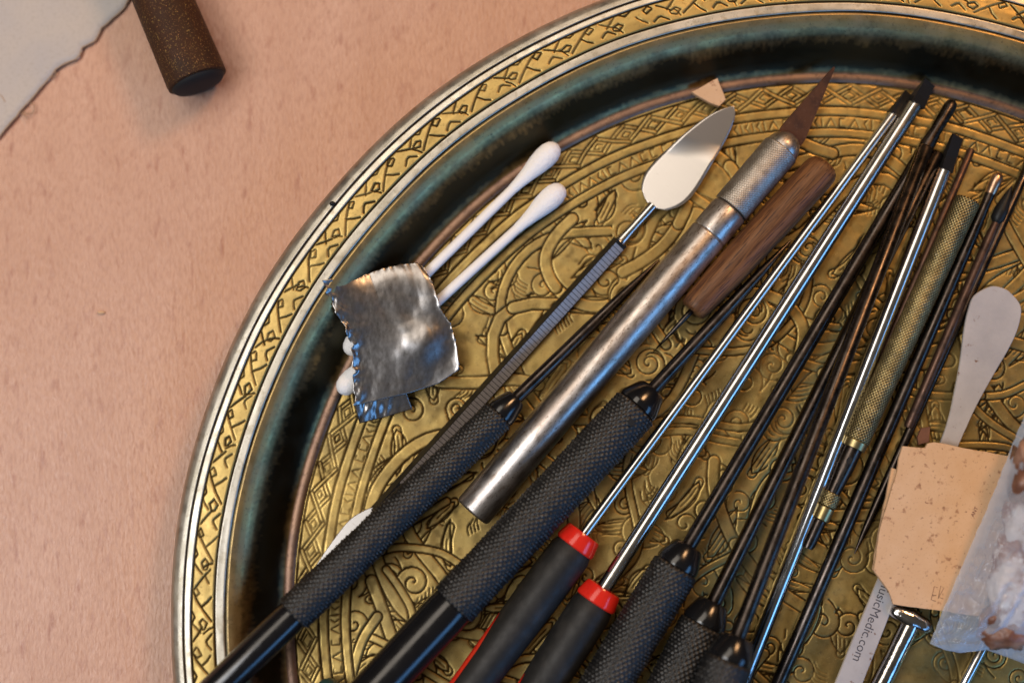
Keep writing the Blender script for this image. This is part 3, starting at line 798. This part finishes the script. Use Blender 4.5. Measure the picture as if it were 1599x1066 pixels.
# ------------------------------------------------------------------ cotton swabs
def swab(label, a, b):
    A, B = P(*a), P(*b)
    t, L = tool('cotton_swab', label, 'cotton swab', A, B, 'cotton swabs under the foil')
    mk('stick', *lathe([(5, 1.2), (L - 5, 1.2)], 20), MAT['paper_stick'], t, angle=50)
    def head(x0, sg):
        pr = [(0, .5), (.35, 1.35), (1.2, 2.1), (2.6, 2.6), (4.5, 2.72), (7, 2.45), (10, 1.85), (13, 1.4), (15, 1.24), (15.4, 1.1)]
        v, f = lathe([(x0 + sg * x, r) for x, r in pr], 28)
        if sg < 0: f = [q[::-1] for q in f]
        v = np.array(v); v[:, 1:] *= (1 + .06 * (vnoise(v[:, 0] * .5 + 40, v[:, 1] * .6 + v[:, 2] * .4 + 40, 3) - .5))[:, None]
        mk('cotton_tip', v, f, MAT['cotton'], t)
    head(0, 1); head(L, -1)
    return t


swab('cotton swab under the foil, the one next to the tray wall', (871, 226, 4.0), (540, 551, 4.2))
swab('cotton swab under the foil, the one next to the spatula', (880, 291, 4.0), (529, 612, 4.2))

# ------------------------------------------------------------------ foil
def coons(T_, B_, L_, R_, n, m):
    """surface between four boundary curves sampled to n x m"""
    def rs(c, k):
        c = np.asarray(c, float); d = np.r_[0, np.cumsum(np.linalg.norm(np.diff(c, axis=0), axis=1))]; u = np.linspace(0, d[-1], k)
        return np.stack([np.interp(u, d, c[:, i]) for i in range(c.shape[1])], 1)
    T_, B_, L_, R_ = rs(T_, n), rs(B_, n), rs(L_, m), rs(R_, m)
    u = np.linspace(0, 1, n)[:, None, None]; w = np.linspace(0, 1, m)[None, :, None]
    return (1 - w) * T_[:, None] + w * B_[:, None] + (1 - u) * L_[None] + u * R_[None] - ((1 - u) * (1 - w) * T_[0] + u * (1 - w) * T_[-1] + (1 - u) * w * B_[0] + u * w * B_[-1])


ZT = {'TL': 13.6, 'TR': 8.6, 'BR': 5.2, 'BL': 7.6}
def foilz(px, py):
    u = (px - 507) / 205.0; w = (py - 410) / 225.0
    u = min(max(u, 0), 1); w = min(max(w, 0), 1)
    return (1 - u) * (1 - w) * 13.6 + u * (1 - w) * 8.4 + u * w * 5.0 + (1 - u) * w * 7.8
def FP(q): return P(q[0], q[1], foilz(*q))
topE = [FP(q) for q in ((506, 438), (535, 434), (563, 429), (591, 418), (624, 410), (650, 408), (661, 416))]
rgtE = [FP(q) for q in ((661, 416), (675, 440), (685, 470), (689, 484), (705, 507), (713, 538), (717, 566), (716, 578))]
lftE = [FP(q) for q in ((506, 438), (517, 473), (536, 509), (551, 538), (552, 570), (552, 600), (554, 634))]
botE = [FP(q) for q in ((554, 634), (602, 622), (638, 614), (684, 599), (716, 578))]
F_ = coons(topE, botE, lftE, rgtE, 110, 120)
U, W_ = np.meshgrid(np.linspace(0, 1, 110), np.linspace(0, 1, 120), indexing='ij')
cr = (vnoise(U * 9 + 5, W_ * 10 + 5, 21) - .5) * .14 + (vnoise(U * 3 + 5, W_ * 3 + 5, 22) - .5) * .9
edge = np.exp(-U / .06)
cr += edge * (1.0 * vnoise(U * 14, W_ * 12, 23) + .35 * vnoise(U * 50, W_ * 34, 25)) + np.exp(-W_ / .02) * .4 * vnoise(U * 30, W_ * 8, 24) + np.exp(-(1 - U) / .02) * .4 * vnoise(U * 9, W_ * 34, 26)
cr += 1.1 * np.exp(-((U - .70) ** 2 / .05 + (W_ - .66) ** 2 / .02)) - 3.2 * np.exp(-W_ / .16) * np.clip(U * 3 - .3, 0, 1)
cr += .10 * np.abs(2 * vnoise(U * 5 + W_ * 2, W_ * 5 - U * 2 + 9, 27) - 1) + .04 * np.abs(2 * vnoise(U * 11, W_ * 12, 28) - 1)
F_[..., 2] += cr
F_[..., 0] += edge * 1.2 * (vnoise(U * 4, W_ * 30, 31) - .5)
F_[..., :2] += (np.exp(-np.minimum.reduce([U, 1 - U, W_]) / .012) * .3)[..., None] * np.stack([vnoise(U * 60, W_ * 60, 41) - .5, vnoise(U * 60, W_ * 60, 42) - .5], -1)
base = P(610, 520, FL)
ft = thing('foil_scrap', 'crumpled square of dull silvery metal foil lying on the cotton swabs', 'foil', tuple(base))
fo = gridmesh('sheet', F_[..., 0] - base[0], F_[..., 1] - base[1], F_[..., 2] - base[2], MAT['foil'], ft)
sm = fo.modifiers.new('thickness', 'SOLIDIFY'); sm.thickness = .07 * S; sm.offset = -1
def FQ(px, py, dz): return P(px, py, foilz(px, py) + dz)
tb = coons([FQ(553, 590, -.6), FQ(600, 596, -1), FQ(630, 600, -1.2)], [FQ(561, 661, -2.2), FQ(600, 651, -2.4), FQ(644, 638, -2.0)], [FQ(553, 590, -.6), FQ(554, 630, -.5), FQ(561, 661, -2.2)], [FQ(630, 600, -1.2), FQ(644, 638, -2.0)], 40, 40)
U, W_ = np.meshgrid(np.linspace(0, 1, 40), np.linspace(0, 1, 40), indexing='ij')
tb[..., 2] += (vnoise(U * 12, W_ * 5 + U * 6, 51) - .5) * 1.1 * np.clip(1.1 - U * 1.3, .1, 1)
fo = gridmesh('folded_tab', tb[..., 0] - base[0], tb[..., 1] - base[1], tb[..., 2] - base[2], MAT['foil'], ft)
sm = fo.modifiers.new('thickness', 'SOLIDIFY'); sm.thickness = .07 * S; sm.offset = -1

# ------------------------------------------------------------------ cork
def corkpiece(name, label, outline, z0, thick, group=None, slope=(0, 0), mat='cork'):
    p = [P(x, y, z0) for x, y in outline]; c = np.mean(p, 0)
    o2 = [(q[0] - c[0], q[1] - c[1]) for q in p]
    # ragged rim
    out = []
    for i in range(len(o2)):
        a, b = np.array(o2[i]), np.array(o2[(i + 1) % len(o2)]); n = max(1, int(np.linalg.norm(b - a) / 1.6))
        for k in range(n):
            j = 0 if k == 0 else .10
            out.append(tuple(a + (b - a) * k / n + NP.uniform(-j, j, 2)))
    area = sum(out[i][0] * out[(i + 1) % len(out)][1] - out[(i + 1) % len(out)][0] * out[i][1] for i in range(len(out)))
    if area < 0: out = out[::-1]
    v, f = plate(out, lambda x, y: slope[0] * x + slope[1] * y, lambda x, y: thick + slope[0] * x + slope[1] * y, .08)
    o = mk(name, v, f, MAT[mat], smooth=False); o.location = Vector((c[0], c[1], z0)) * S
    tag(o, label, 'cork' if mat == 'cork' else 'leather', group)
    return o


corkpiece('cork_sheet', 'speckled cork sheet, the upper one, partly under the plastic bag',
          [(1408, 696), (1443, 699), (1447, 692), (1457, 690), (1547, 707), (1606, 716), (1575, 968), (1466, 952), (1393, 942), (1386, 921), (1363, 890), (1373, 823), (1399, 737), (1402, 715)], 6.6, 1.0)
corkpiece('cork_sheet', 'cork sheet edge showing below the speckled upper cork sheet',
          [(1391, 730), (1402, 733), (1500, 745), (1560, 940), (1470, 944), (1388, 925), (1361, 888), (1372, 823)], 5.4, 1.0)
corkpiece('cork_chip', 'small angular chip of cork beside the leaf blade tip', [(1079, 146), (1119, 125), (1132, 158), (1122, 168), (1108, 163)], 1.9, 1.6, slope=(.02, .06))
corkpiece('leather_chip', 'small reddish brown leather chip beside the cork sheet', [(1431, 682), (1437, 668), (1451, 666), (1449, 690), (1432, 694)], 2.0, 1.2, mat='leather')


def lettering(name, txt, size, at, direction, z, mat, parent=None):
    c = bpy.data.curves.new(name, 'FONT'); c.body = txt; c.size = size * S; c.extrude = .02 * S; c.align_y = 'CENTER'
    o = bpy.data.objects.new(name, c); link(o)
    dg = bpy.context.evaluated_depsgraph_get(); me = bpy.data.meshes.new_from_object(o.evaluated_get(dg))
    bpy.data.objects.remove(o); n = bpy.data.objects.new(name, me); link(n); me.materials.append(mat)
    if parent: n.parent = parent
    off = parent.location if parent else Vector((0, 0, 0))
    n.location = Vector((at[0] * S, at[1] * S, z * S)) - off
    n.rotation_euler = (0, 0, math.atan2(direction[1], direction[0]))
    return n, me


ck = bpy.data.objects['cork_sheet']
q = P(1518, 806, 7.6); d = P(1526, 790, 7.6) - q
lettering('ink_note', 'ANT', 1.2, q, d, 7.66, MAT['red_ink'], ck)
off = np.array(ck.location) / S
for st in ([(1454, 936), (1459, 915), (1464, 917)], [(1456, 928), (1462, 929)], [(1455, 936), (1461, 938)], [(1465, 934), (1469, 914), (1474, 917), (1466, 932), (1473, 934)]):
    v, f = tube([P(a, b, 7.62) - off for a, b in st], .08, 6); mk('pencil_mark', v, f, MAT['pencil'], ck)

# ------------------------------------------------------------------ pale spatula with printed handle
zt = 3.9
axis_px = [(1562, 449, 0), (1560, 452, 16), (1556, 470, 37), (1550, 496, 41), (1540, 528, 38), (1524, 575, 28), (1506, 625, 19.5), (1494, 660, 15.5), (1479, 698, 14), (1440, 790, 15), (1400, 880, 18), (1381, 925, 19), (1324, 1066, 20), (1300, 1128, 20)]
lft, rgt = [], []
ap = np.array([(a, b) for a, b, c in axis_px], float)
for i, (a, b, h) in enumerate(axis_px):
    tg = ap[min(i + 1, len(ap) - 1)] - ap[max(i - 1, 0)]; tg /= np.linalg.norm(tg); nn = np.array([-tg[1], tg[0]])
    lft.append(P(a + nn[0] * h, b + nn[1] * h, zt)[:2]); rgt.append(P(a - nn[0] * h, b - nn[1] * h, zt)[:2])
ol = np.concatenate([smoothline(lft, 5), smoothline(rgt[::-1], 5)[:-1]])
c0 = P(1440, 790, zt)
ol = ol - c0[:2]
area = np.sum(ol[:, 0] * np.roll(ol[:, 1], -1) - np.roll(ol[:, 0], -1) * ol[:, 1])
if area < 0: ol = ol[::-1]
pt = thing('pad_slick', 'pale flat metal spatula with rounded head and printed handle under the cork', 'spatula', (c0[0], c0[1], zt))
v, f = plate(ol, 0, .9, .18); pb = mk('blade', v, f, MAT['bone'], pt, smooth=False)
q0, q1 = P(1386, 904, zt + .9), P(1337, 1031, zt + .9)
n, me = lettering('printed_lettering', 'MusicMedic.com', 3.0, q0, q1 - q0, zt + .915, MAT['ink'], pt)
wd = max(v_.co.x for v_ in me.vertices); n.scale = (float(np.linalg.norm(q1 - q0)) * S / wd,) * 2 + (1,)

# ------------------------------------------------------------------ chrome cross-bar tool
A, B = P(1352, 1115, 4.0), P(1424, 968, 4.6)
t, L = tool('chrome_tee_tool', 'chrome tool with a lumpy cross-bar head beside the printed spatula', 'hand tool', A, B)
mk('shank', *lathe([(0, 2.0), (.5, 2.3), (8, 2.35), (15, 2.2), (L - 2, 2.3), (L, 2.2)], 24), MAT['chrome'], t, angle=60)
M_ = np.array(frame(A, B)).T
h0, h1 = M_ @ (P(1390, 950, 4.9) - A), M_ @ (P(1455, 982, 4.9) - A)
tt_ = np.linspace(0, 1, 12)
mk('cross_bar', *tube([h0 + (h1 - h0) * q for q in tt_], [.9, 1.6, 1.9, 2.05, 2.2, 2.4, 2.3, 2.1, 2.0, 1.95, 1.6, .8], 18), MAT['chrome'], t)

# ------------------------------------------------------------------ plastic bag and what it holds
bz = 9.0
lb = [P(*q) for q in ((1604, 640, 13), (1577, 704, 12), (1556, 760, 11), (1517, 850, 10), (1478, 940, 9), (1452, 1004, 8))]
bb = [P(*q) for q in ((1452, 1004, 8), (1475, 1014, 7), (1500, 1019, 7), (1540, 1014, 7), (1580, 1028, 7), (1640, 1052, 8), (1760, 1090, 8))]
rb = [P(*q) for q in ((1850, 690, 13), (1810, 890, 11), (1760, 1090, 8))]
tb_ = [P(*q) for q in ((1604, 640, 13), (1720, 660, 14), (1850, 690, 13))]
G = coons(tb_, bb, lb, rb, 120, 150)
U, W_ = np.meshgrid(np.linspace(0, 1, 120), np.linspace(0, 1, 150), indexing='ij')
puff = (np.minimum(U, 1 - U) * np.minimum(W_ + .3, 1 - W_) * 4).clip(0, 1) ** .5
fold = lambda q: np.abs(2 * (q - np.floor(q)) - 1)
G[..., 2] += 15 * puff + puff * (3.6 * vnoise(U * 26 + W_ * 3, W_ * 5, 61) + 2.6 * fold(U * 9 + 1.5 * vnoise(U * 6, W_ * 5, 64)) + 1.0 * fold(W_ * 9 - U * 4 + vnoise(U * 9, W_ * 9, 65))) + .7 * (vnoise(U * 30, W_ * 50, 63) - .5)
bt = P(1600, 850, FL)
bag = thing('plastic_bag', 'crinkled clear plastic bag lying over the cork sheet', 'bag', tuple(bt))
for nm, sg in (('upper_film', 1), ('lower_film', 0)):
    Z = G[..., 2] if sg else G[..., 2] - (15.2 * puff) + .4 * puff
    gridmesh(nm, G[..., 0] - bt[0], G[..., 1] - bt[1], Z - bt[2] - (0 if sg else .25), MAT['film'], bag)


def lump(name, label, px, py, z, size, mat, seed, group):
    """rough-broken lump: subdivided ball pushed about by noise"""
    n, m = 36, 20; v, f = [], []
    for j in range(m + 1):
        a = math.pi * j / m
        for i in range(n):
            w = 2 * math.pi * i / n; d = np.array([math.sin(a) * math.cos(w), math.sin(a) * math.sin(w), math.cos(a)])
            s1 = float(vnoise(d[0] * 2.2 + 9 + d[2], d[1] * 2.2 + 9 - d[2], seed)); s2 = float(vnoise(d[0] * 6 + 20, d[1] * 6 + 20 + d[2] * 5, seed + 1))
            r = .75 + .4 * s1 + .22 * s2
            v.append(d * r * np.array(size))
    f = [(j * n + i, j * n + (i + 1) % n, (j + 1) * n + (i + 1) % n, (j + 1) * n + i) for j in range(m) for i in range(n)]
    o = mk(name, v, [q[::-1] for q in f], MAT[mat]); o.location = Vector(P(px, py, z)) * S
    return tag(o, label, 'lump', group)


lump('flaky_lump', 'white and brown flaky lump inside the plastic bag', 1590, 905, 12.5, (6.5, 11, 5), 'tissue', 71, 'lumps in the bag')
lump('flaky_lump', 'pale flaky lump inside the bag above the reddish brown lump', 1612, 820, 13.5, (6, 9, 5), 'tissue', 75, 'lumps in the bag')
lump('brown_lump', 'reddish brown lump in the bottom of the plastic bag', 1572, 975, 11, (6, 5, 4), 'amber', 81, 'lumps in the bag')
lump('brown_lump', 'dark reddish lump at the top of the plastic bag', 1610, 745, 15, (5, 9, 5), 'amber', 85, 'lumps in the bag')

# ------------------------------------------------------------------ green handle end
A, B = P(560, 1180, 4.5), P(505, 1062, 4.5)
t, L = tool('green_handle', 'rounded end of a dark green handle between two knurled grips', 'handle', A, B)
mk('grip', *lathe([(-30, 2.4), (0, 3.3), (L - 3, 3.3), (L - 1, 2.7), (L, 1.5), (L + .3, .4)], 28), MAT['green'], t, angle=60)
mk('band', *lathe([(L - 14, 3.2), (L - 13.8, 3.45), (L - 11.2, 3.45), (L - 11, 3.2)], 28), MAT['black_gloss'], t, angle=40)

# ------------------------------------------------------------------ dark wooden handle on the table
A, B = P(204, -120, 7.6), P(309, 128, 7.6)
t, L = tool('dark_wooden_handle', 'dark brown speckled wooden handle lying on the table beside grey cloth', 'handle', A, B)
def oval(x, r, ry=1.0):
    return [(x, r * ry * math.cos(w), r * math.sin(w)) for w in np.linspace(0, 2 * math.pi, 40, endpoint=False)]
rings = [(-14, 6.4), (0, 6.6), (L * .5, 7.0), (L - 1.0, 7.3), (L - .25, 7.2), (L, 6.8)]
v = [p for x, r in rings for p in oval(x, r)]
f = [(i * 40 + k, i * 40 + (k + 1) % 40, i * 40 + 40 + (k + 1) % 40, i * 40 + 40 + k) for i in range(len(rings) - 1) for k in range(40)] + [tuple(range(40))[::-1], tuple(200 + k for k in range(40))]
mk('shaft', v, f, MAT['dark_wood'], t, angle=50)
mk('end_plug', *lathe([(L - .5, 6.6), (L + .3, 6.5), (L + 1.0, 5.8), (L + 1.4, 3.2), (L + 1.5, .5)], 36), MAT['hole'], t, angle=60)

# ------------------------------------------------------------------ cloth with frayed edge
ed = [(205, -6), (198, 10), (185, 22), (160, 45), (150, 65), (130, 75), (125, 92), (95, 104), (88, 110), (81, 121), (68, 135), (48, 158), (30, 178), (0, 214), (-40, 262)]
E2 = [P(a, b, .5) for a, b in ed]; E3 = []
for a, b in zip(E2[:-1], E2[1:]):
    for k in np.linspace(0, 1, max(1, int(np.linalg.norm(b - a) / .8)), endpoint=False): E3.append(a + (b - a) * k + np.append(NP.uniform(-.14, .14, 2), 0))
c = P(60, 60, 0)
ct = thing('cloth_sheet', 'grey canvas cloth with a frayed torn edge lying on the table', 'cloth', tuple(c))
n_, m_ = len(E3), 30
E3 = np.array(E3)
k = np.linspace(0, 1, m_)[None, :, None]
G = E3[:, None] + k * np.array([-42.0, 42.0, 0])
G[..., 2] = .55 + .25 * vnoise(G[..., 0] * .06 + 50, G[..., 1] * .06 + 50, 91) + .35 * np.exp(-k[..., 0] / .03) * vnoise(G[..., 0] * .4 + 90, G[..., 1] * .4 + 90, 92)
cl = gridmesh('weave', G[..., 0] - c[0], G[..., 1] - c[1], G[..., 2] - c[2], MAT['cloth'], ct)
sm = cl.modifiers.new('thickness', 'SOLIDIFY'); sm.thickness = .35 * S; sm.offset = 0
hem = E3.copy(); hem[:, 2] = G[:, 0, 2] + .12
v, f = tube(hem[::2] - c, .17, 6); mk('frayed_edge', v, f, MAT['thread'], ct)
for pth in ([(48, 160), (53, 165), (52, 175), (44, 178), (36, 174)], [(84, 112), (88, 114), (87, 118), (80, 121)], [(0, 148), (4, 152), (8, 160)], [(33, 176), (40, 182), (42, 186)]):
    w3 = smoothline([P(a, b, .9) - c for a, b in pth], 5)
    v, f = tube(w3, .13, 6); mk('loose_thread', v, f, MAT['thread'], ct)

# a crumb and a fleck of dirt
cb = P(158, 488, .35)
v, f = lathe([(-.9, .1), (-.5, .35), (.2, .42), (.8, .25), (1.0, .08)], 10)
o = mk('crumb', v, f, MAT['cork']); o.location = Vector(cb) * S; tag(o, 'tiny brown crumb lying alone on the bare table', 'crumb')
db = P(519, 318, TOP + .15)
v, f = lathe([(-.7, .1), (-.4, .5), (.2, .6), (.6, .3), (.75, .08)], 9)
o = mk('dirt_fleck', v, f, MAT['dark_tip']); o.location = Vector(db) * S; tag(o, 'dark fleck of dirt stuck on the silvered tray rim', 'dirt')
